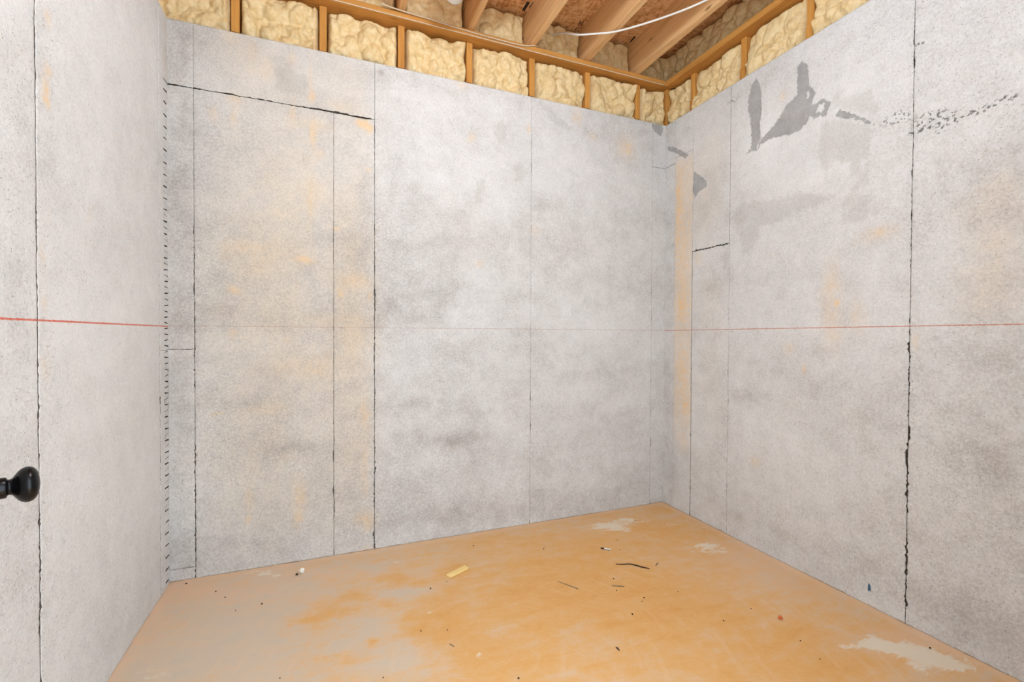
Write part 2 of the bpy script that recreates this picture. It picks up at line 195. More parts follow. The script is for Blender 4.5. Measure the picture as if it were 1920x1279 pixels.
def lathe_mesh(name, prof, origin, axis, n=40):
    ax = Vector(axis).normalized(); a = ax.cross(Vector((0, 0, 1))).normalized(); b = a.cross(ax); O = Vector(origin)
    bm = bmesh.new(); rings = []
    for s, r in prof:
        if r < 1e-5: rings.append([bm.verts.new(O+s*ax)])
        else: rings.append([bm.verts.new(O+s*ax+r*(math.cos(2*math.pi*k/n)*a+math.sin(2*math.pi*k/n)*b)) for k in range(n)])
    for r0, r1 in zip(rings, rings[1:]):
        for k in range(n):
            k2 = (k+1) % n
            if len(r0) == 1 and len(r1) == 1: continue
            if len(r0) == 1: bm.faces.new((r0[0], r1[k], r1[k2]))
            elif len(r1) == 1: bm.faces.new((r0[k], r0[k2], r1[0]))
            else: bm.faces.new((r0[k], r0[k2], r1[k2], r1[k]))
    bmesh.ops.recalc_face_normals(bm, faces=bm.faces)
    me = bpy.data.meshes.new(name); bm.to_mesh(me); bm.free(); return me

# ---------------------------------------------------------------- material helpers
class NT:
    def __init__(self, name):
        self.m = bpy.data.materials.new(name); self.m.use_nodes = True
        self.t = self.m.node_tree; self.b = self.t.nodes['Principled BSDF']
    def n(self, kind, **kw):
        nd = self.t.nodes.new(kind)
        for k, v in kw.items(): setattr(nd, k, v)
        return nd
    def put(self, sock, val):
        if hasattr(val, 'is_output'): self.t.links.new(val, sock)
        else: sock.default_value = val
    def attr(self, name): return self.n('ShaderNodeAttribute', attribute_name=name).outputs['Fac']
    def math(self, op, a, b=0.0, c=0.0, clamp=False):
        nd = self.n('ShaderNodeMath', operation=op, use_clamp=clamp)
        self.put(nd.inputs[0], a); self.put(nd.inputs[1], b); self.put(nd.inputs[2], c); return nd.outputs[0]
    def noise(self, vec, scale, detail=4, rough=.55, dist=0.0):
        nd = self.n('ShaderNodeTexNoise'); self.put(nd.inputs['Vector'], vec)
        nd.inputs['Scale'].default_value = scale; nd.inputs['Detail'].default_value = detail
        nd.inputs['Roughness'].default_value = rough; nd.inputs['Distortion'].default_value = dist
        return nd.outputs['Fac']
    def noisec(self, vec, scale, detail=2):
        nd = self.n('ShaderNodeTexNoise'); self.put(nd.inputs['Vector'], vec)
        nd.inputs['Scale'].default_value = scale; nd.inputs['Detail'].default_value = detail
        return nd.outputs['Color']
    def voro(self, vec, scale, feature='F1', rand=1.0):
        nd = self.n('ShaderNodeTexVoronoi', feature=feature); self.put(nd.inputs['Vector'], vec)
        nd.inputs['Scale'].default_value = scale; nd.inputs['Randomness'].default_value = rand
        return nd
    def mapping(self, vec, scale=(1, 1, 1), loc=(0, 0, 0), rot=(0, 0, 0)):
        nd = self.n('ShaderNodeMapping'); self.put(nd.inputs['Vector'], vec)
        nd.inputs['Scale'].default_value = scale; nd.inputs['Location'].default_value = loc; nd.inputs['Rotation'].default_value = rot
        return nd.outputs[0]
    def step(self, x, lo, hi):
        nd = self.n('ShaderNodeMapRange', interpolation_type='SMOOTHSTEP'); self.put(nd.inputs['Value'], x)
        self.put(nd.inputs['From Min'], lo); self.put(nd.inputs['From Max'], hi); return nd.outputs[0]
    def mix(self, f, a, b, mode='MIX'):
        nd = self.n('ShaderNodeMix', data_type='RGBA', blend_type=mode)
        self.put(nd.inputs['Factor'], f); self.put(nd.inputs[6], a); self.put(nd.inputs[7], b); return nd.outputs[2]
    def ramp(self, f, stops):
        nd = self.n('ShaderNodeValToRGB'); self.put(nd.inputs[0], f); cr = nd.color_ramp
        while len(cr.elements) > len(stops): cr.elements.remove(cr.elements[-1])
        while len(cr.elements) < len(stops): cr.elements.new(.5)
        for e, (p, c) in zip(cr.elements, stops): e.position = p; e.color = (*c, 1)
        return nd.outputs[0]
    def bump(self, h, strength, dist=.01, normal=None):
        nd = self.n('ShaderNodeBump'); self.put(nd.inputs['Height'], h)
        nd.inputs['Strength'].default_value = strength; nd.inputs['Distance'].default_value = dist
        if normal: self.t.links.new(normal, nd.inputs['Normal'])
        return nd.outputs[0]
    def pos(self): return self.n('ShaderNodeNewGeometry').outputs['Position']
    def obj(self): return self.n('ShaderNodeTexCoord').outputs['Object']
    def rnd(self): return self.n('ShaderNodeObjectInfo').outputs['Random']
    def done(self, color, rough=.8, normal=None, spec=.3, metal=0.0):
        self.put(self.b.inputs['Base Color'], color); self.put(self.b.inputs['Roughness'], rough)
        self.b.inputs['Specular IOR Level'].default_value = spec; self.b.inputs['Metallic'].default_value = metal
        if normal: self.t.links.new(normal, self.b.inputs['Normal'])
        return self.m

def plain(name, col, rough=.6, spec=.3, var=.12, scale=60, metal=0.0):
    k = NT(name); n = k.noise(k.obj(), scale, 4)
    d = tuple(c*(1-var) for c in col); l = tuple(min(1, c*(1+var)) for c in col)
    return k.done(k.ramp(n, [(.3, d), (.7, l)]), rough, k.bump(n, .1, .002), spec, metal)

def concrete(name, line_z=None, line_slope=0.0, line_w=.002, line_col=(.55, .11, .06), line_amt=1.0):
    """poured concrete: tone, pores, crazing, rust, flaked patches and the snapped chalk line"""
    k = NT(name); P = k.pos()
    n1 = k.noise(P, 2.2, 4, .6); n2 = k.noise(P, 11, 5, .68); n3 = k.noise(P, 110, 3, .7)
    tone = k.attr('tone')
    for n, a in ((n1, .40), (n2, .50), (n3, .85)):
        tone = k.math('ADD', tone, k.math('MULTIPLY', k.math('SUBTRACT', n, .5), a))
    crk = k.attr('crack')
    # crazing: thin, broken crack lines
    wv = k.n('ShaderNodeVectorMath', operation='MULTIPLY_ADD')
    k.put(wv.inputs[0], k.noisec(P, 28, 3)); wv.inputs[1].default_value = (.07, .07, .07); k.put(wv.inputs[2], P)
    ce = k.voro(wv.outputs[0], 46, 'DISTANCE_TO_EDGE').outputs['Distance']
    cm = k.math('MULTIPLY', k.math('SUBTRACT', 1.0, k.step(ce, .0, .045)), k.step(k.math('ADD', k.noise(P, 55, 3, .7), k.math('MULTIPLY', crk, .18)), .53, .66))
    # pores of two sizes; density from the wall's own 'pit' field
    pit = k.attr('pit')
    def pores(scale, rmax, sel):
        v = k.voro(P, scale); sp = k.n('ShaderNodeSeparateColor'); k.put(sp.inputs[0], v.outputs['Color'])
        on = k.step(k.math('ADD', sp.outputs[0], k.math('MULTIPLY', pit, .34)), sel, sel+.06)
        r = k.math('MULTIPLY', on, k.math('MULTIPLY_ADD', sp.outputs[1], rmax, rmax*.3))
        return k.math('MULTIPLY', on, k.math('SUBTRACT', 1.0, k.step(v.outputs['Distance'], k.math('MULTIPLY', r, .55), r)))
    pw = k.n('ShaderNodeVectorMath', operation='ADD'); k.put(pw.inputs[0], P)
    p1 = pores(48, .10, .975); p2 = pores(130, .20, .89)
    hon = k.attr('honey')
    hv = k.noise(P, 75, 3, .6)
    hm = k.math('MULTIPLY', k.step(hon, .35, .75), k.step(hv, .53, .60))
    pm = k.math('MAXIMUM', k.math('MAXIMUM', p1, k.math('MULTIPLY', p2, .85)), hm)
    c = k.ramp(tone, [(0, (.30, .28, .263)), (.30, (.475, .455, .437)), (.5, (.60, .59, .578)), (.72, (.70, .695, .688)), (1, (.79, .788, .782))])
    tn = k.math('MULTIPLY', k.attr('tan'), k.math('MULTIPLY_ADD', n2, 1.5, .1), clamp=True)
    c = k.mix(tn, c, (1.0, .87, .70, 1), 'MULTIPLY')
    s1 = k.step(k.math('ADD', k.attr('p1'), k.math('MULTIPLY', k.math('SUBTRACT', k.noise(P, 60, 4, .75), .5), .042)), -.002, .003)
    c = k.mix(k.math('MULTIPLY', s1, .93), c, k.ramp(k.math('ADD', n2, k.math('MULTIPLY', k.math('SUBTRACT', n3, .5), .6)), [(.25, (.29, .285, .28)), (.75, (.42, .415, .41))]))
    s2 = k.step(k.math('ADD', k.attr('p2'), k.math('MULTIPLY', k.math('SUBTRACT', k.noise(P, 30, 5, .78), .5), .11)), -.014, .014)
    c = k.mix(k.math('MULTIPLY', s2, k.math('MULTIPLY_ADD', n2, .5, .5)), c, (.845, .835, .815, 1), 'MULTIPLY')
    rs = k.math('MULTIPLY', k.attr('rust'), k.math('MULTIPLY_ADD', k.noise(P, 34, 5, .72), 2.6, -.62), clamp=True)
    c = k.mix(rs, c, (.80, .56, .30, 1), 'MIX')
    c = k.mix(k.math('MULTIPLY', cm, .5), c, (.20, .185, .17, 1))
    c = k.mix(k.math('MULTIPLY', pm, .8), c, (.09, .08, .072, 1))
    if line_z is not None:
        s = k.n('ShaderNodeSeparateXYZ'); k.put(s.inputs[0], P)
        dz = k.math('ABSOLUTE', k.math('SUBTRACT', s.outputs[2], k.math('MULTIPLY_ADD', s.outputs[1], line_slope, line_z)))
        ln = k.math('SUBTRACT', 1.0, k.step(k.math('ADD', dz, k.math('MULTIPLY', k.math('SUBTRACT', n3, .5), line_w*1.2)), line_w*.55, line_w*1.25))
        ln = k.math('MULTIPLY', ln, k.math('MULTIPLY_ADD', k.noise(P, 60, 3), .7, .5), clamp=True)
        c = k.mix(k.math('MULTIPLY', ln, line_amt), c, (*line_col, 1))
    h = k.math('ADD', k.math('MULTIPLY', n3, .35), k.math('MULTIPLY', k.noise(P, 38, 4, .7), .75))
    h = k.math('SUBTRACT', h, k.math('MULTIPLY', pm, 1.2));
    return k.done(c, .82, k.bump(h, .62, .004), .25)

def wood(name, dark, light, axis, rough=.6):
    """sawn softwood, grain stretched along the given axis"""
    k = NT(name); P = k.obj(); sc = [26, 26, 26]; sc[axis] = 1.6
    rn = k.n('ShaderNodeVectorMath', operation='ADD'); k.put(rn.inputs[0], P)
    cx = k.n('ShaderNodeCombineXYZ'); r = k.rnd()
    for i in range(3): k.put(cx.inputs[i], k.math('MULTIPLY', r, 37.0+11*i))
    k.put(rn.inputs[1], cx.outputs[0])
    g = k.noise(k.mapping(rn.outputs[0], sc), 1.0, 7, .62, 1.2)
    f = k.noise(k.mapping(rn.outputs[0], [s*5 for s in sc]), 1.0, 3, .6)
    kn = k.voro(k.mapping(rn.outputs[0], [9 if i != axis else 3.4 for i in range(3)]), 1.0)
    sp = k.n('ShaderNodeSeparateColor'); k.put(sp.inputs[0], kn.outputs['Color'])
    knot = k.math('MULTIPLY', k.math('SUBTRACT', 1.0, k.step(kn.outputs['Distance'], .03, .13)), k.step(sp.outputs[0], .74, .76))
    t = k.math('ADD', k.math('MULTIPLY', g, .8), k.math('MULTIPLY', f, .2))
    t = k.math('ADD', t, k.math('MULTIPLY', k.math('SUBTRACT', r, .5), .16))
    c = k.ramp(t, [(.28, dark), (.62, light)])
    c = k.mix(k.math('MULTIPLY', knot, .8), c, (.12, .045, .012, 1))
    return k.done(c, rough, k.bump(t, .25, .003), .25)

M_BACK = concrete('concrete_back', 1.2575, 0, .0017, (.42, .24, .17), .62)
M_RIGHT = concrete('concrete_right', 1.2705, -.0050, .0022, (.50, .14, .075), .95)
M_LEFT = concrete('concrete_left', 1.2540, 0, .0031, (.62, .10, .05), 1.0)
M_CORE = plain('concrete_core', (.20, .18, .16), .9, .1, .2, 40)  # core darkened so shade in the open joints is part of its colour
M_GRIME_SHADE = plain('joint_grime_shade', (.11, .092, .075), .95, .05, .35, 90)
M_STUD = wood('stud_wood', (.46, .19, .035), (.70, .345, .085), 2)
M_PLATE_X = wood('plate_wood_x', (.42, .17, .035), (.64, .305, .075), 0)
M_PLATE_Y = wood('plate_wood_y', (.42, .17, .035), (.64, .305, .075), 1)
M_JOIST = wood('joist_wood', (.58, .29, .11), (.84, .52, .25), 1)

def foam_mat():
    k = NT('spray_foam'); P = k.pos(); n = k.noise(P, 30, 5, .6); f = k.noise(P, 220, 3, .6)
    c = k.ramp(n, [(.25, (.66, .45, .19)), (.5, (.78, .59, .315)), (.75, (.86, .70, .43))])
    return k.done(c, .55, k.bump(k.math('ADD', n, k.math('MULTIPLY', f, .2)), .25, .004), .35)
M_FOAM = foam_mat()

def osb_mat():
    k = NT('strand_board'); P = k.pos()
    v1 = k.voro(k.mapping(P, (26, 70, 1), rot=(0, 0, .5)), 1.0); v2 = k.voro(k.mapping(P, (80, 24, 1), rot=(0, 0, .25)), 1.0)
    s1 = k.n('ShaderNodeSeparateColor'); k.put(s1.inputs[0], v1.outputs['Color']); s2 = k.n('ShaderNodeSeparateColor'); k.put(s2.inputs[0], v2.outputs['Color'])
    t = k.math('ADD', k.math('MULTIPLY', s1.outputs[0], .5), k.math('MULTIPLY', s2.outputs[1], .5))
    t = k.math('ADD', k.math('MULTIPLY', t, .7), k.math('MULTIPLY', k.noise(P, 60, 4), .3))
    c = k.ramp(t, [(.2, (.44, .19, .065)), (.5, (.74, .40, .18)), (.8, (.85, .54, .28))])
    return k.done(c, .7, k.bump(t, .3, .003), .2)
M_OSB = osb_mat()
M_WHITE = plain('white_plastic', (.82, .79, .74), .4, .5, .05)
M_CABLE_TAN = plain('cable_sheath', (.66, .52, .36), .5, .4, .06)
M_BLACK = plain('black_metal', (.003, .003, .0035), .27, .22, .2, 200)
M_DOOR = plain('door_paint', (.78, .77, .75), .45, .4, .03)
M_DRY = plain('drywall', (.72, .71, .69), .9, .1, .04)
M_SCRAP = wood('scrap_wood', (.80, .54, .17), (.92, .70, .30), 0)
M_TWIG = plain('dark_bark', (.055, .032, .018), .8, .2, .4, 120)
M_GREYSTICK = plain('weathered_stick', (.23, .17, .10), .8, .2, .3, 120)
M_DIRT = plain('dirt_crumb', (.075, .045, .022), .9, .1, .4, 300)
M_PAPER = plain('white_scrap', (.86, .83, .77), .7, .2, .08)
M_ORANGE = plain('orange_plastic', (.62, .12, .02), .45, .4, .3, 150)
M_BLUE = plain('blue_plastic', (.03, .10, .19), .4, .5, .4, 200)

# ---------------------------------------------------------------- concrete walls
ATTRS = ('tone', 'rust', 'tan', 'crack', 'pit', 'honey', 'p1', 'p2')
def stain_light_fields(w, u, v):
    S = STAINS_AND_LIGHT[w]; g = S.get
    big = (fbm(u*1.6, v*1.6, 3, 3)-.5)*.22+(fbm(u*1.2+9, v*7, 4, 4)-.5)*.16     # pour bands
    tone = {'B': .53, 'R': .565, 'L': .68}[w]+big-.25*blobs(u, v, g('dark'))*(.35+1.3*fbm(u*26, v*26, 19, 3))+.20*blobs(u, v, g('light'))  # tone also carries the painted corner shade and bright pools
    sd1 = polysdf(u, v, g('p1', []))
    if g('p1h'): sd1 = np.minimum(sd1, -polysdf(u, v, g('p1h')))
    return dict(tone=tone, rust=blobs(u, v, g('rust'), .018), tan=blobs(u, v, g('tan'), .05), crack=np.minimum(blobs(u, v, g('crack'), .05), 1.2),
                pit=np.minimum(blobs(u, v, g('pit'), .05), 1.2), honey=blobs(u, v, g('honey'), .015), p1=sd1, p2=polysdf(u, v, g('p2', [])))

MAPS = {'B': lambda u, v, n: np.stack([u, YB-n, v], -1),
        'R': lambda u, v, n: np.stack([XR-n, u, v], -1),
        'L': lambda u, v, n: np.stack([XL+n, u, v], -1)}
FLIP = {'B': False, 'R': True, 'L': False}
DEPTH = .014
_pid = [0]

def seam_profile(t, gap, chip, dens, seed):
    """half width of a ragged form joint along its length"""
    base = gap*.42*np.clip(1.7*fbm(t*60, t*0+seed, seed, 2)-.3, .06, 1.2)
    run = sst(1-dens, 1-dens+.10, fbm(t*11, t*0+3.1*seed, seed+5, 3))
    chips = chip*.8*run*np.clip(vnoise(t*150, t*0+1.7*seed, seed+9)*1.7-.7, 0, 1)
    big = chip*1.0*sst(.82, .9, vnoise(t*11, t*0+5.3*seed, seed+13))*(.3+.7*vnoise(t*120, t*0+2.9, seed+21))
    return base+chips+big

def panel(parent, w, u0, u1, v0, v1, L=(.001, 0, 0), R=(.001, 0, 0), B=(.005, .004, .5), T=(0, 0, 0), res=.006, proud=0.0, mat=None, edgeL=None, edgeR=None, rust=None):
    """one cast form panel: u0<u1, v0<v1 on wall w; L,R,B,T = (gap, chip size, chip density) of its joints"""
    _pid[0] += 1; sd = _pid[0]*7
    def axis(a, b):
        n = max(3, int(round((b-a)/res))); x = np.linspace(a, b, n+1)
        e = [a, a+.0035, b-.0035, b]; x = np.unique(np.concatenate([e, x[(x > a+.006) & (x < b-.006)]])); return x
    us = axis(u0, u1); vs = axis(v0, v1); U, V = np.meshgrid(us, vs)
    nr, nc = U.shape; U = U.copy(); V = V.copy()
    if edgeL is not None:                       # castellated joint: bend the columns over to the edge line
        e = edgeL(vs); f = (u1-U)/(u1-u0); U = U+f*(e-u0)[:, None]
    if edgeR is not None:
        e = edgeR(vs); f = (U-u0)/(u1-u0); U = U+f*(e-u1)[:, None]
    vw = 1.05-.68*sst(.7, 2.0, vs)
    U[:, 0] += vw*seam_profile(vs, *L, sd); U[:, -1] -= vw*seam_profile(vs, *R, sd+1)
    V[0] += seam_profile(us, *B, sd+2); V[-1] -= seam_profile(us, *T, sd+3)
    U[:, 1] = np.maximum(U[:, 1], U[:, 0]+.0012); U[:, -2] = np.minimum(U[:, -2], U[:, -1]-.0012)
    V[1] = np.maximum(V[1], V[0]+.0012); V[-2] = np.minimum(V[-2], V[-1]-.0012)
    F = stain_light_fields(w, U, V)
    near = sum(np.exp(-np.abs(d_)/.016)*min(1, e_[1]/.006) for d_, e_ in ((U-u0, L), (u1-U, R)))*sst(.35, .6, fbm(U*8, V*8, 23, 2))
    F['pit'] = F['pit']+.9*near; F['crack'] = F['crack']+.9*near
    if rust: F['rust'] = F['rust']+rust(V)
    nn = proud+.0035*(fbm(U*3, V*3, 11, 3)-.5)+.0022*(fbm(U*22, V*22, 12, 3)-.5)
    nn = nn-.0025*sst(-.004, .006, F['p1'])-.004*F['honey']*np.clip(fbm(U*45, V*45, 14, 2)-.35, 0, 1)*2
    nn[0] -= .0012; nn[-1] -= .0012; nn[:, 0] -= .0012; nn[:, -1] -= .0012
    verts = MAPS[w](U, V, nn).reshape(-1, 3); faces = grid_faces(nr, nc)
    idx = np.arange(nr*nc).reshape(nr, nc)
    loop = np.concatenate([idx[0, :], idx[1:, -1], idx[-1, -2::-1], idx[-2:0:-1, 0]])
    back = MAPS[w](U.ravel()[loop], V.ravel()[loop], np.full(len(loop), -DEPTH))
    nb = len(verts); k = np.arange(len(loop)); k2 = (k+1) % len(loop)
    skirt = np.stack([loop[k2], loop[k], nb+k, nb+k2], -1)
    faces = np.concatenate([faces, skirt]); verts = np.concatenate([verts, back])
    if FLIP[w]: faces = faces[:, ::-1]
    at = {a: np.concatenate([F[a].ravel(), F[a].ravel()[loop]]) for a in ATTRS}
    me = mesh_from('concrete_panel', verts, faces, at); me.materials.append(mat or {'B': M_BACK, 'R': M_RIGHT, 'L': M_LEFT}[w]); me.materials.append(M_GRIME_SHADE)
    mi = np.zeros(len(faces), np.int32); mi[len(faces)-len(skirt):] = 1; me.polygons.foreach_set('material_index', mi)   # soil in the open joints, with their shade put into its dark colour
    return link('concrete_panel', me, None, parent)

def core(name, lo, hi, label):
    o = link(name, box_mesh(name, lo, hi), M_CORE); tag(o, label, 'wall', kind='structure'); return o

W0 = .22
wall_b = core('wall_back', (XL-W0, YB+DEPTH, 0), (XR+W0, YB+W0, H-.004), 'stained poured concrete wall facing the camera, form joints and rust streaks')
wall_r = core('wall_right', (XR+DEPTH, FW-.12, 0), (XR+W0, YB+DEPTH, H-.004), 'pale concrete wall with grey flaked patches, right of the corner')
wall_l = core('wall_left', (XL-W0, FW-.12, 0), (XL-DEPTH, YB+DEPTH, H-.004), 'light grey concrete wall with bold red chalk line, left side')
# joints: (gap, chip size, chip density)
J_A = (.0026, .007, .62); J_B = (.0030, .0045, .42); J_C = (.0032, .0085, .55); J_D = (.0016, .005, .22); J_E = (.0024, .005, .30)
J_H = (.0028, .006, .60); J_N = (.0016, .002, .2); NO = (0, 0, 0)
xs = dict(A=-.611, B=.031, C=.246, D=1.211, E=2.163)
pan = lambda *a, **k: panel(wall_b, 'B', *a, **k)
pan(XL-.0125, xs['A'], 0, .058, R=J_A, T=J_N)
pan(XL-.0125, xs['A'], .058, 1.142, R=J_A, B=J_N, T=(.002, .004, .5), proud=-.001)
pan(XL-.0125, xs['A'], 1.142, 2.424, R=J_A, B=(.002, .004, .5), T=J_H, proud=-.001)
pan(XL-.0125, xs['A'], 2.424, H, R=J_N, B=J_H, proud=.001)
pan(xs['A'], xs['C'], 2.425, H, L=J_N, R=J_D, B=J_H, proud=.002)
pan(xs['A'], xs['B'], 0, 2.425, L=J_A, R=J_B, T=J_H)
pan(xs['B'], xs['C'], 0, 2.425, L=J_B, R=J_C, T=J_H, proud=-.0005)
pan(xs['C'], xs['D'], 0, H, L=J_C, R=J_D, proud=.001)
pan(xs['D'], xs['E'], 0, H, L=J_D, R=J_E)
pan(xs['E'], XR+.0125, 0, 2.430, L=J_E, T=J_N, proud=-.002)
pan(xs['E'], XR+.0125, 2.430, H, L=J_N, B=J_N)
pan = lambda *a, **k: panel(wall_r, 'R', *a, **k)
J_R = (.0028, .0090, .55); J_R2 = (.0022, .0045, .34)
pan(2.592, YB+.0125, 0, 2.435, L=J_R2, T=J_N, proud=-.003)
pan(2.592, YB+.0125, 2.435, H, L=J_N, B=J_N, proud=-.001)
pan(2.422, 2.592, 0, 2.470, L=J_R2, R=J_R2, T=J_N, proud=.001, rust=lambda z: .42*sst(.35, .75, z)*(1-sst(2.40, 2.47, z)))
pan(2.422, 2.592, 2.470, H, L=J_N, R=J_N, B=J_N)
pan(2.115, 2.422, 0, 1.786, L=J_R2, R=J_R2, T=(.004, .012, .8), proud=-.001)
pan(2.115, 2.422, 1.786, H, L=J_N, R=J_R2, B=(.004, .012, .8), proud=.001)
pan(1.172, 2.115, 0, H, L=J_R, R=J_R2)
pan(.70, 1.172, 0, H, R=J_R, proud=-.001)
pan(FW, .70, 0, H, res=.03)
pan = lambda *a, **k: panel(wall_l, 'L', *a, **k)
def teeth(z, sh=-.26):
    s = np.sin(2*np.pi*z/.0565+.8*(vnoise(z*9, z*0, 76)-.5)); sq = np.clip((s+sh)*9, -1, 1)
    return 2.660+.027*sq+.003*(vnoise(z*60, z*0, 77)-.5)
pan(2.565, 2.66, 0, 1.140, L=(.008, .006, .5), R=(.020, .005, .5), T=J_N, res=.003, edgeR=teeth)
pan(2.565, 2.66, 1.140, 2.425, L=(.008, .006, .5), R=(.020, .004, .4), B=J_N, T=J_N, res=.003, edgeR=teeth)
pan(2.66, YB+.0125, 0, 2.425, L=(.020, .005, .5), T=J_N, res=.003, proud=-.002, edgeL=lambda z: teeth(z, .26))
pan(2.565, YB+.0125, 2.425, H, L=(.010, .006, .5), B=J_N)
pan(1.607, 2.565, 0, H, L=J_R, R=(.008, .006, .4))
pan(1.20, 1.607, 0, H, R=J_R, proud=-.001)
pan(FW, 1.20, 0, H, res=.03)

wf = link('wall_front', boxes_mesh('wall_front', [((XL, FW-.12, 0), (-.135, FW, 3.297)), ((.815, FW-.12, 0), (XR, FW, 3.297)), ((-.135, FW-.12, 2.06), (.815, FW, 3.297))]), M_DRY)
tag(wf, 'plain painted drywall around the doorway behind the camera', 'wall', kind='structure')

# ---------------------------------------------------------------- floor
def floor_mat():
    k = NT('floor_slab'); P = k.pos()
    st = k.mapping(P, (1.2, 3.4, 1), rot=(0, 0, .55))
    n1 = k.noise(st, 3.2, 5, .62, .6); n2 = k.noise(P, 14, 5, .68, .4); n3 = k.noise(P, 160, 3, .7)
    sw = k.noise(k.mapping(P, (2.5, 16, 1), rot=(0, 0, .9)), 1.6, 5, .6, 1.2)
    t = k.math('ADD', k.attr('clay'), k.math('MULTIPLY', k.math('SUBTRACT', n1, .5), .55))
    t = k.math('ADD', t, k.math('MULTIPLY', k.math('SUBTRACT', n2, .5), .50))
    t = k.math('ADD', t, k.math('MULTIPLY', k.math('SUBTRACT', sw, .5), .25))
    t = k.math('ADD', t, k.math('MULTIPLY', k.math('SUBTRACT', n3, .5), .36))
    t = k.math('ADD', t, k.math('MULTIPLY', k.math('SUBTRACT', k.noise(st, 38, 5, .7), .5), .34))
    wv = k.n('ShaderNodeTexWave', wave_type='RINGS', rings_direction='Z'); k.put(wv.inputs['Vector'], k.mapping(P, loc=(-.62, -1.62, 0)))
    for q, x in (('Scale', 3.4), ('Distortion', 2.2), ('Detail', 3.0), ('Detail Scale', 1.4)): wv.inputs[q].default_value = x
    arc = k.math('MULTIPLY', k.step(wv.outputs['Fac'], .80, 1.0), k.step(k.noise(P, 5, 3), .46, .62))     # trowel sweeps
    c = k.ramp(t, [(0, (.585, .50, .40)), (.22, (.64, .51, .375)), (.42, (.70, .455, .245)), (.62, (.715, .40, .145)), (.85, (.68, .345, .10)), (1, (.66, .31, .08))])
    c = k.mix(k.math('MULTIPLY', arc, .18), c, (.76, .55, .34, 1))
    pc = k.math('MULTIPLY', k.attr('peach'), k.math('MULTIPLY_ADD', n2, 1.2, .1), clamp=True)
    c = k.mix(pc, c, (.76, .52, .35, 1))
    wt = k.step(k.math('ADD', k.attr('white'), k.math('MULTIPLY', k.math('SUBTRACT', k.noise(k.mapping(P, (1, 3, 1), rot=(0, 0, -.5)), 14, 7, .75, .8), .5), 2.0)), .38, .72)
    c = k.mix(k.math('MULTIPLY', wt, .8), c, (.76, .70, .58, 1))
    v = k.voro(P, 60); sp = k.n('ShaderNodeSeparateColor'); k.put(sp.inputs[0], v.outputs['Color'])
    speck = k.math('MULTIPLY', k.math('SUBTRACT', 1.0, k.step(v.outputs['Distance'], .03, .09)), k.step(sp.outputs[0], .955, .96))
    c = k.mix(k.math('MULTIPLY', speck, .7), c, (.20, .10, .04, 1))
    h = k.math('ADD', k.math('MULTIPLY', n2, .6), k.math('ADD', k.math('MULTIPLY', n3, .25), k.math('MULTIPLY', sw, .5)))
    return k.done(c, .72, k.bump(h, .22, .004), .3)
fx = np.linspace(XL-.02, XR+.02, 300); fy = np.concatenate([np.linspace(-1.2, .7, 20), np.linspace(.71, YB+.02, 200)])
U, V = np.meshgrid(fx, fy); S = STAINS_AND_LIGHT['F']
base = .27+.17*sst(-.5, .55, U-.25*(V-1.5)+.25*(fbm(U*2.5, V*2.5, 91, 3)-.5))
dwall = np.minimum(np.minimum(U-XL, XR-U), YB-V)
fa = dict(clay=base+.30*np.tanh(1.2*blobs(U, V, S['clay'], .05))-.26*np.tanh(blobs(U, V, S['grey'], .05)), white=blobs(U, V, S['white'], .04),
          peach=blobs(U, V, S['peach'], .05)+.7*(1-sst(.0, .07, dwall+.03*(fbm(U*9, V*9, 71)-.5))))
fz = .0016*(fbm(U*5, V*5, 61, 3)-.5)-.001+.003*(1-sst(0, .03, dwall+.012*(fbm(U*30, V*30, 62, 3)-.5)))*fbm(U*40, V*40, 63, 2)
me = mesh_from('floor', np.stack([U, V, fz], -1).reshape(-1, 3), grid_faces(*U.shape), fa)
fl = link('floor', me, floor_mat(), smooth=True); tag(fl, 'concrete slab floor dusted and stained with orange clay', 'floor', kind='structure')

# ---------------------------------------------------------------- framing on top of the walls
ZP, ZJ, ZS = 3.022, 3.062, 3.297            # plate underside, plate top / joist underside, subfloor underside
REC = .065                                  # studs and foam sit back from the concrete edge

def worley(u, v, pts, amp, sv):
    d = np.full(u.shape, 1e9); d2 = d.copy(); am = np.zeros(u.shape)
    for (a, b), k in zip(pts, amp):
        q = np.hypot(u-a, (v-b)*sv); near = q < d
        d2 = np.where(near, d, np.minimum(d2, q)); am = np.where(near, k, am); d = np.where(near, q, d)
    return d, d2, am

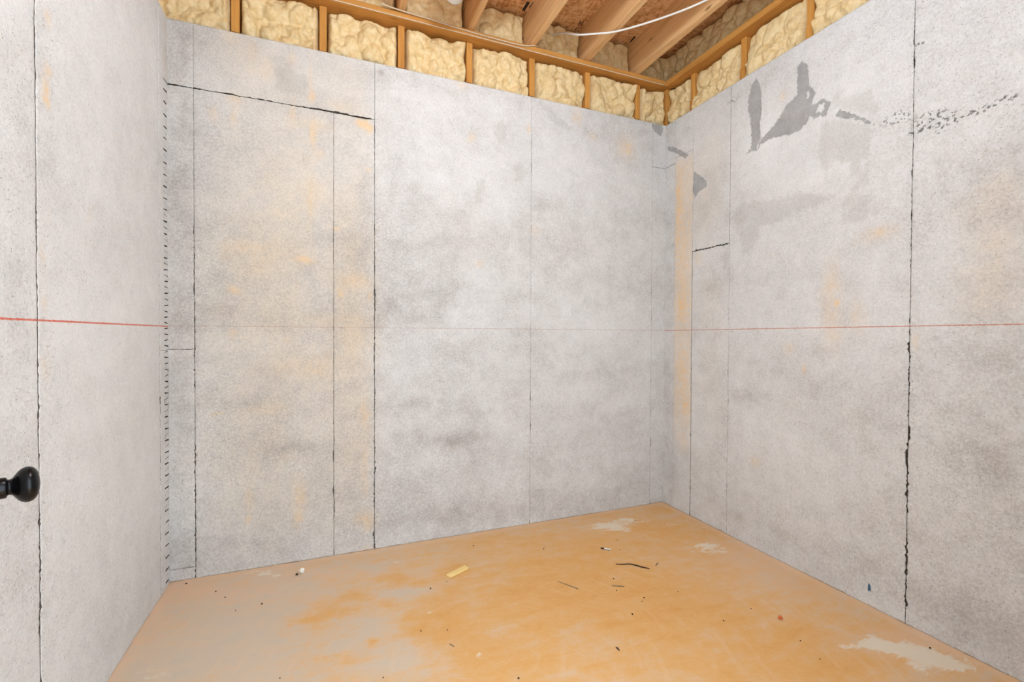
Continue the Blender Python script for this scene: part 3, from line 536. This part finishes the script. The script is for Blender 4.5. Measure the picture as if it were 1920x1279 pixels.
def foam_mesh(w, h, seed, bulge=.03, lip=None, res=.0045, rough=1.0):
    """lumpy spray-foam fill, w x h, local axes: u across, v up, n towards the room"""
    rg = np.random.RandomState(seed)
    nu = max(8, int(w/res)); nv = max(8, int(h/res)); U, V = np.meshgrid(np.linspace(0, w, nu), np.linspace(0, h, nv))
    wu = U+.016*(fbm(U*16, V*16+seed, seed, 3)-.5); wv = V+.022*(fbm(U*16+40, V*16, seed+3, 3)-.5)
    def lobes(area, r0, r1, stretch, rise, base):
        H_ = np.zeros(U.shape)                       # rounded billows: upper envelope of half-buried ellipsoids
        for q in range(int(w*h/area)):
            cu, cv = rg.rand(2)*[w, h]; r_ = r0+(r1-r0)*rg.rand(); st = 1+(stretch-1)*rg.rand(); an = rg.normal(0, .5); z0 = base*(rg.rand()-.5)
            m = (abs(U-cu) < r_*st*1.4) & (abs(V-cv) < r_*st*1.4)
            if not m.any(): continue
            du = wu[m]-cu; dv = wv[m]-cv; a = du*math.cos(an)+dv*math.sin(an); b = -du*math.sin(an)+dv*math.cos(an)
            H_[m] = np.maximum(H_[m], z0+rise*r_*np.sqrt(np.clip(1-(a/r_)**2-(b/(r_*st))**2, 0, 1)))
        return H_
    l1 = lobes(.0024, .024, .052, 1.9, .95, .030); l2 = lobes(.0006, .009, .019, 1.9, .85, .006)
    calm = sst(.40, .60, fbm(U*7+seed, V*7, seed+8, 2))*sst(.2*h, .5*h, V)
    hgt = rough*(l1+.75*l2*(1-.8*calm))+.004*(fbm(U*70, V*70, seed+5, 2)-.5)*rough
    ed = np.minimum(np.minimum(U, w-U), np.minimum(V*3+.02, (h-V)*.8))+.012*(fbm(U*25, V*25, seed+6, 3)-.5)
    N = (bulge+hgt-.012)*sst(-.004, .026, ed)**.6-.02*(1-sst(-.002, .014, ed))
    if lip:
        lv = lip+.018*(fbm(U*7, V*0+seed, seed+7, 2)-.5)*2
        N = N+.016*(1-sst(-.004, .004, V-lv))-.014*np.exp(-((V-lv-.005)/.004)**2)
    return U, V, N, np.clip(hgt/.040, 0, 1)

def foam(parent, name, org, ua, w, h, seed, na, **kw):
    U, V, N, lobe = foam_mesh(w, h, seed, **kw)
    o = np.array(org); ua = np.array(ua, float); na = np.array(na, float)
    v = o+U[..., None]*ua+V[..., None]*np.array([0, 0, 1.])+N[..., None]*na
    nr, nc = U.shape; verts = v.reshape(-1, 3); f = grid_faces(nr, nc)
    idx = np.arange(nr*nc).reshape(nr, nc); loop = np.concatenate([idx[0, :], idx[1:, -1], idx[-1, -2::-1], idx[-2:0:-1, 0]])
    bk = verts[loop]-na*(np.einsum('ij,j->i', verts[loop]-o, na)[:, None]+.05); nb = len(verts); k = np.arange(len(loop)); k2 = (k+1) % len(loop)
    f = np.concatenate([f, np.stack([loop[k2], loop[k], nb+k, nb+k2], -1)])
    if np.dot(np.cross(ua, [0, 0, 1.]), na) < 0: f = f[:, ::-1]
    at = {'lobe': np.concatenate([lobe.ravel(), lobe.ravel()[loop]])}
    return link(name, mesh_from(name, np.concatenate([verts, bk]), f, at), M_FOAM, parent, smooth=True)

def stud_wall(label, loc):
    o = empty('stud_wall', loc); tag(o, label, 'wall framing'); return o
def part(name, lo, hi, mat, root, bevel=.0015):
    me = box_mesh(name, [a-b for a, b in zip(lo, root.location)], [a-b for a, b in zip(hi, root.location)], bevel, 1)
    return link(name, me, mat, root)
def foam_part(root, name, org, *a, **k):
    return foam(root, name, [x-y for x, y in zip(org, root.location)], *a, **k)

SP = .4064; SW = .019                       # 16 inch centres, half of 38 mm
# back
fb = stud_wall('short wooden stud wall with cream foam above the wall facing the camera', (.8, YB+.1, H))
sx = [-.430, -.021, .392, .796, 1.210, 1.619, 2.024]
sxr = [x*(1+.0) for x in sx]
yf = YB+REC
part('sill_plate', (XL-.1, yf, H), (XR+.05, yf+.089, H+.038), M_PLATE_X, fb)
part('top_plate', (XL-.1, YB-.002, ZP), (XR+REC, yf+.089, ZJ-.001), M_PLATE_X, fb, .003)
for x in sx:
    xx = x*(1+REC/YB)                       # centre line measured at the concrete face, stud stands a little behind it
    part('stud', (xx-SW, yf-.004, H+.038), (xx+SW, yf+.085, ZP), M_STUD, fb)
part('stud', (XR+REC-.036, yf-.034, H), (XR+REC+.004, yf+.085, ZP), M_STUD, fb)
ex = [XL-.1]+[x*(1+REC/YB) for x in sx]+[XR+REC-.018]
for i in range(len(ex)-1):
    a = ex[i]+SW+.001; b = ex[i+1]-SW-.001
    foam_part(fb, 'spray_foam', (a, yf+.035, H-.002), (1, 0, 0), b-a, ZP-H-.002, 100+i, (0, -1, 0), bulge=.034)
part('sheathing', (XL-.1, yf+.09, H), (XR+.2, yf+.10, ZS), M_OSB, fb, 0)
# right
fr = stud_wall('short wooden stud wall with creased foam above the right wall', (XR+.1, 1.6, H))
xf = XR+REC
part('sill_plate', (xf, FW, H), (xf+.089, yf+.089, H+.038), M_PLATE_Y, fr)
part('top_plate', (XR-.002, FW, ZP), (xf+.089, YB-.003, ZJ-.001), M_PLATE_Y, fr, .003)
sy = [2.497, 2.080, 1.666, 1.26, .853, .447]
for y in sy:
    part('stud', (xf-.004, y-SW, H+.108), (xf+.085, y+SW, ZP), M_STUD, fr)
    part('sill_block', (xf-.012, y-SW, H+.001), (xf+.085, y+SW, H+.104), M_STUD, fr)
ey = [YB+REC-.036]+sy+[FW-.02]
for i in range(len(ey)-1):
    a = ey[i]-SW-.001 if i else ey[i]-.001; b = ey[i+1]+SW+.001
    foam_part(fr, 'spray_foam', (xf+.035, a, H-.002), (0, -1, 0), a-b, ZP-H-.002, 200+i, (-1, 0, 0), bulge=.036, lip=.105, rough=.8)
part('sheathing', (xf+.09, FW-.1, H), (xf+.10, yf+.09, ZS), M_OSB, fr, 0)
# left
fw = stud_wall('short wooden stud wall with foam above the left wall', (XL-.1, 1.6, H))
xf2 = XL-REC
part('sill_plate', (xf2-.089, FW, H), (xf2, YB, H+.038), M_PLATE_Y, fw)
part('top_plate', (xf2-.089, FW, ZP), (XL+.002, YB-.003, ZJ-.001), M_PLATE_Y, fw, .003)
sl = [2.29, 1.884, 1.477, 1.071, .665, .30]
for y in sl: part('stud', (xf2-.085, y-SW, H+.038), (xf2+.004, y+SW, ZP), M_STUD, fw)
el = [YB+.02]+sl
for i in range(len(el)-1):
    a = el[i+1]+SW+.001; b = el[i]-SW-.001
    foam_part(fw, 'spray_foam', (xf2-.035, a, H-.002), (0, 1, 0), b-a, ZP-H-.002, 300+i, (1, 0, 0), bulge=.034, res=.008)
part('sheathing', (xf2-.10, FW-.1, H), (xf2-.09, yf+.09, ZS), M_OSB, fw, 0)

# ---------------------------------------------------------------- ceiling: joists, subfloor, rim foam
ceil = empty('ceiling', (.8, 1.4, ZJ)); tag(ceil, 'open joist ceiling with strand board subfloor and rim foam', 'ceiling', kind='structure')
jx = [-.43, -.021+.0, .394, .806, 1.212, 1.618, 2.024]
for x in jx:
    part('joist', (x-SW, FW, ZJ), (x+SW, yf+.06, ZS), M_JOIST, ceil, .002)
for y0, y1 in ((FW-.12, 1.364), (1.367, 2.584), (2.587, yf+.09)):
    part('subfloor_board', (XL-.17, y0, ZS), (XR+.17, y1, ZS+.018), M_OSB, ceil, 0)
ej = [XL-.06]+jx+[xf+.09]
for i in range(len(ej)-1):
    a = ej[i]+SW+.001; b = ej[i+1]-SW-.001
    foam_part(ceil, 'rim_foam', (a, yf+.075, ZJ+.001), (1, 0, 0), b-a, ZS-ZJ-.004, 400+i, (0, -1, 0), bulge=.065, rough=.75)
foam_part(ceil, 'rim_foam', (xf+.075, yf+.02, ZJ+.001), (0, -1, 0), yf+.02-FW, ZS-ZJ-.004, 450, (-1, 0, 0), bulge=.06, rough=.75)
foam_part(ceil, 'rim_foam', (xf2-.075, FW, ZJ+.001), (0, 1, 0), yf+.02-FW, ZS-ZJ-.004, 451, (1, 0, 0), bulge=.06, rough=.75, res=.009)

# black ink stamp strokes on the underside of the strand board, and a nail point coming through
M_INK = plain('black_ink', (.035, .03, .028), .8, .2, .4, 120)
for (x0, y0), (x1, y1), wd in [((1.165, 2.649), (1.164, 2.734), .022), ((1.192, 2.640), (1.190, 2.700), .005), ((1.218, 2.635), (1.189, 2.661), .004), ((1.17, 2.735), (1.195, 2.742), .005), ((1.556, 2.682), (1.560, 2.725), .006), ((1.577, 2.676), (1.577, 2.724), .006), ((1.556, 2.702), (1.578, 2.697), .005), ((1.562, 2.745), (1.568, 2.775), .006), ((1.985, 2.673), (1.989, 2.735), .014)]:
    p = Vector((x0, y0, ZS-.0006))-ceil.location; q = Vector((x1, y1, ZS-.0006))-ceil.location; n = (q-p).cross(Vector((0, 0, 1))).normalized()*wd/2
    bm = bmesh.new(); lo = [bm.verts.new(v) for v in (p-n, p+n, q+n*.8, q-n*.8)]; r_ = bmesh.ops.extrude_face_region(bm, geom=[bm.faces.new(lo)])
    bmesh.ops.translate(bm, vec=(0, 0, .0008), verts=[g for g in r_['geom'] if isinstance(g, bmesh.types.BMVert)]); bmesh.ops.recalc_face_normals(bm, faces=bm.faces)
    me = bpy.data.meshes.new('ink_mark'); bm.to_mesh(me); bm.free(); link('ink_mark', me, M_INK, ceil)
M_STEEL = plain('nail_steel', (.6, .58, .55), .25, .5, .1, 80, 1.0)
link('nail', tube_mesh('nail', [Vector((1.575, 2.640, ZS+.002))-ceil.location, Vector((1.575, 2.640, ZS-.022))-ceil.location, Vector((1.575, 2.640, ZS-.032))-ceil.location], [.0016, .0016, .0003], 8), M_STEEL, ceil, smooth=True)

# ---------------------------------------------------------------- cables and the wrapped pipe
def cable(name, pts, r, mat, label, cat='cable', n=8):
    P = [Vector(p) for p in pts]; o0 = P[0]
    o = link(name, tube_mesh(name, smooth_path([p-o0 for p in P], n), r, 8), mat, smooth=True); o.location = o0
    return tag(o, label, cat)
cable('hanging_cable', [(1.372, yf+.02, 3.215), (1.40, 2.63, 3.15), (1.424, 2.48, 3.056), (1.52, 2.415, 3.048), (1.615, 2.348, 3.045), (1.738, 2.216, 3.046), (1.853, 2.065, 3.048), (1.93, 1.93, 3.05), (2.0, 1.75, 3.045), (2.03, 1.5, 3.05)], .0055, M_WHITE, 'white cable slung under the ceiling joists near the corner')
cable('thin_cable', [(-.25, YB-.006, 3.026), (.296, YB-.006, 3.0255), (.748, YB-.006, 3.0245), (1.263, YB-.006, 3.0235), (1.856, YB-.006, 3.025), (2.262, YB-.006, 3.023)], .0032, M_CABLE_TAN, 'thin pale cable stapled along the lower edge of the long wooden plate')
cable('loose_cable', [(.28, YB-.03, 3.058), (.329, YB-.022, 3.057), (.424, YB-.014, 3.056), (.559, YB-.010, 3.054), (.746, YB-.008, 3.045), (.993, YB-.008, 3.040), (1.15, YB-.008, 3.044), (1.235, YB-.004, 3.066), (1.262, YB+.03, 3.071), (1.275, YB+.075, 3.072)], .0042, M_CABLE_TAN, 'loose pale cable draped over the plate between the ceiling joists')
pw = link('wrapped_pipe', lathe_mesh('wrapped_pipe', [(0, 0), (.0, .030), (.006, .044), (.02, .052), (.05, .049), (.10, .055), (.16, .050), (.22, .055), (.30, .051), (.40, .055), (.55, .051), (.75, .054), (.95, .052), (1.2, .052), (1.2, 0)], (0, 0, 0), (0, -1, .0), 28), M_WHITE, smooth=True)
pw.location = (.622, 2.42, 3.024); tag(pw, 'white plastic wrapped pipe end hanging between the ceiling joists', 'pipe')

# ---------------------------------------------------------------- door with the black knob
ax = Vector((.8917, .4527, 0)); dr = Vector((-.4527, .8917, 0))
K0 = Vector((-.4905, .961, .975))           # foot of the knob on the door face
hinge = K0-dr*.850; hinge.z = 0
door = empty('door_1', hinge); tag(door, 'open white door whose black round knob reaches into view at left edge', 'door', kind='structure')
def dpt(s, t, z): return dr*s-ax*t+Vector((0, 0, z))
def door_box(name, s0, s1, t0, t1, z0, z1, parent=door, bevel=.003):
    bm = bmesh.new(); vs = bmesh.ops.create_cube(bm, size=1)['verts']
    for v in vs: v.co = dpt(s0+(v.co.x+.5)*(s1-s0), t0+(v.co.y+.5)*(t1-t0), z0+(v.co.z+.5)*(z1-z0))
    bmesh.ops.recalc_face_normals(bm, faces=bm.faces); bmesh.ops.bevel(bm, geom=list(bm.edges), offset=bevel, segments=2, affect='EDGES')
    me = bpy.data.meshes.new(name); bm.to_mesh(me); bm.free(); return link(name, me, M_DOOR, parent)
door_box('door_slab', .004, .912, .004, .031, .012, 2.035)
for s0, s1, z0, z1 in ((.0045, .115, .0125, 2.0345), (.80, .9115, .0125, 2.0345), (.115, .80, .0125, .24), (.115, .80, .92, 1.06), (.115, .80, 1.92, 2.0345)):
    door_box('door_rail', s0, s1, 0, .035, z0, z1)
kz = K0-hinge
rose = link('rose', lathe_mesh('rose', [(0, .033), (.004, .033), (.008, .030), (.0095, .024), (.0095, 0)], kz, ax), M_BLACK, None, smooth=True)
knob = link('door_knob', lathe_mesh('door_knob', [(.0095, .0165), (.0185, .0165), (.0205, .0155), (.0212, .0128), (.0235, .0120), (.0265, .0132), (.0295, .0175), (.0325, .0222), (.0365, .0262), (.0410, .0282), (.0450, .0285), (.0495, .0268), (.0530, .0232), (.0556, .0178), (.0572, .0105), (.0578, .004), (.0579, 0)], kz, ax, 64), M_BLACK, door, smooth=True)
rose.parent = knob; tag(knob, 'matte black round door knob')

# ---------------------------------------------------------------- bare bulb on the joists, above and in front of the camera
lamp = empty('ceiling_lamp', (.60, .92, ZJ)); tag(lamp, 'bare globe bulb in a white lampholder under the ceiling joists', 'lamp')
link('lampholder', lathe_mesh('lampholder', [(0, 0), (0, .055), (.012, .057), (.03, .04), (.045, .022), (.05, 0)], (0, 0, 0), (0, 0.0001, -1), 32), M_WHITE, lamp, smooth=True)
kb = NT('bulb_glow'); kb.b.inputs['Emission Color'].default_value = (.80, .94, 1.08, 1); kb.b.inputs['Emission Strength'].default_value = BULB_STRENGTH
prof = [(.045, .014), (.06, .02)]+[(.112-.06*math.cos(a), .06*math.sin(a)) for a in [math.radians(d) for d in range(35, 180, 12)]]+[(.172, 0)]
link('bulb', lathe_mesh('bulb', prof, (0, 0, 0), (0, .0001, -1), 32), kb.done((1, .95, .88, 1), .3), lamp, smooth=True)

# ---------------------------------------------------------------- debris on the floor
def lump_mesh(name, r, seed, flat=.6, sub=1):
    bm = bmesh.new(); bmesh.ops.create_icosphere(bm, subdivisions=sub, radius=1); rg = random.Random(seed)
    for v in bm.verts:
        f = rg.uniform(.65, 1.2); v.co = Vector((v.co.x*r*f, v.co.y*r*f*rg.uniform(.8, 1.1), (v.co.z+.85)*r*flat*rg.uniform(.85, 1.1)))
    lo = min(v.co.z for v in bm.verts)
    for v in bm.verts: v.co.z -= lo
    me = bpy.data.meshes.new(name); bm.to_mesh(me); bm.free(); return me

bm = bmesh.new()
q = [Vector((.555, 2.260, 0)), Vector((.571, 2.233, 0)), Vector((.682, 2.286, 0)), Vector((.667, 2.316, 0))]; c0 = sum(q, Vector())/4
lo = [bm.verts.new(p-c0) for p in q]; hi = [bm.verts.new(p-c0+Vector((0, 0, .009))) for p in q]
bm.faces.new(lo[::-1]); bm.faces.new(hi)
for i in range(4): bm.faces.new((lo[i], lo[(i+1) % 4], hi[(i+1) % 4], hi[i]))
bmesh.ops.recalc_face_normals(bm, faces=bm.faces); bmesh.ops.bevel(bm, geom=list(bm.edges), offset=.0008, segments=1, affect='EDGES')
me = bpy.data.meshes.new('wood_offcut'); bm.to_mesh(me); bm.free()
o = link('wood_offcut', me, M_SCRAP); o.location = c0+Vector((0, 0, .0005)); tag(o, 'small flat yellow wood offcut lying on the orange floor', 'wood scrap')

def stick(name, pts, rads, mat, label, cat):
    P = [Vector((x, y, r*.9)) for (x, y), r in zip(pts, rads)]; c = P[0].copy(); c.z = 0
    path = smooth_path([p-c for p in P], 4); rr = np.interp(np.linspace(0, len(rads)-1, len(path)), range(len(rads)), rads)
    o = link(name, tube_mesh(name, path, list(rr), 7), mat, smooth=True); o.location = c; return tag(o, label, cat)
stick('twig', [(1.424, 2.048), (1.457, 2.031), (1.491, 2.022), (1.511, 2.0), (1.529, 1.974), (1.544, 1.959), (1.561, 1.943)], [.0018, .0026, .0026, .0034, .0034, .0028, .002], M_TWIG, 'long dark curved twig lying on the floor toward the corner', 'twig')
stick('splinter', [(1.056, 2.009), (1.088, 1.958), (1.117, 1.912)], [.0012, .0018, .002], M_GREYSTICK, 'long thin straight grey splinter lying left of the dark twig', 'splinter')
stick('splinter', [(1.283, 1.878), (1.31, 1.863), (1.335, 1.849)], [.002, .002, .0016], M_GREYSTICK, 'short straight grey splinter lying in front of the dark twig', 'splinter')
stick('wood_chip', [(1.613, 1.958), (1.628, 1.968), (1.644, 1.977)], [.0018, .0026, .0016], M_GREYSTICK, 'tiny brown wood chip just right of the dark twig', 'wood chip')
stick('wood_chip', [(1.044, 1.496), (1.047, 1.488), (1.046, 1.477)], [.0022, .0026, .002], M_TWIG, 'tiny black chip lying alone at bottom centre of the floor', 'wood chip')
stick('wood_chip', [(.445, 1.755), (.451, 1.745), (.458, 1.734)], [.0016, .002, .0016], M_GREYSTICK, 'tiny dark sliver on the floor in front of the wood offcut', 'wood chip')
# black and white bit
bw = empty('foil_scrap', (1.470, 2.213, 0)); tag(bw, 'small strip, half black half white, lying behind the dark twig', 'scrap')
d = Vector((.041, -.038, 0)).normalized(); s = Vector((-d.y, d.x, 0))
def strip(name, a, b, w, z0, z1, mat):
    bm = bmesh.new(); vs = bmesh.ops.create_cube(bm, size=1)['verts']
    for v in vs: v.co = d*(a+(v.co.x+.5)*(b-a))+s*(v.co.y*w)+Vector((0, 0, z0+(v.co.z+.5)*(z1-z0)))
    bmesh.ops.bevel(bm, geom=list(bm.edges), offset=.0008, segments=1, affect='EDGES')
    me = bpy.data.meshes.new(name); bm.to_mesh(me); bm.free(); return link(name, me, mat, bw)
strip('black_end', -.028, -.009, .010, 0, .006, M_TWIG); strip('white_strip', -.009, .028, .009, .002, .0055, M_PAPER); strip('dark_underside', -.009, .026, .011, 0, .002, M_TWIG)
# crumpled scrap
cs = empty('crumpled_scrap', (-.130, 2.553, 0)); tag(cs, 'small crumpled white scrap with dark end near the back wall', 'scrap')
a = link('paper', lump_mesh('paper', .013, 5, 1.0, 2), M_PAPER, cs); a.location = (.007, .004, 0)
a = link('dark_end', lump_mesh('dark_end', .008, 9, .7), M_TWIG, cs); a.location = (-.015, -.010, 0)
o = link('orange_bit', lump_mesh('orange_bit', .009, 21, .8, 2), M_ORANGE); o.location = (1.81, 1.39, 0); tag(o, 'small bright red-orange bit lying on the floor near right wall', 'scrap')
o = link('blue_fragment', lump_mesh('blue_fragment', .011, 33, .35), M_BLUE); o.rotation_euler = (0, -math.pi/2, 0); o.scale = (1.9, .9, 1); o.rotation_euler = (math.radians(-28), -math.pi/2, 0)
o.location = (XR-.0005, 1.308, .087); tag(o, 'dark blue fragment stuck low on the right wall', 'fragment')
CR = [(1.596, 2.282), (1.161, 2.369), (1.141, 2.343), (1.537, 2.173), (1.327, 1.926), (1.279, 1.831), (1.546, 1.716), (1.363, 1.734), (1.336, 1.714), (1.878, 2.484), (2.2, 2.218), (1.754, 1.489), (1.57, 1.468), (1.234, 1.648), (1.725, 1.159), (1.754, 1.258), (2.186, 1.041), (-.64, 2.648), (-.491, 2.516), (-.44, 2.446), (-.276, 2.324), (-.377, 2.314), (.456, 2.171), (.355, 1.874), (.458, 1.84), (-.158, 1.798), (.182, 1.666), (.627, 1.486), (.543, 2.206), (.78, 2.526)]
cm = [lump_mesh('dirt_crumb', .0042, 50+i, .8) for i in range(4)]
for i, (x, y) in enumerate(CR):
    o = link('dirt_crumb', cm[i % 4], M_DIRT); o.location = (x, y, 0); o.rotation_euler = (0, 0, i*1.3)
    f = random.uniform(.6, 1.15); o.scale = (f, f, f)
    tag(o, 'tiny dark dirt crumb scattered on the clay-stained floor', 'crumb', 'dirt crumbs on the floor')
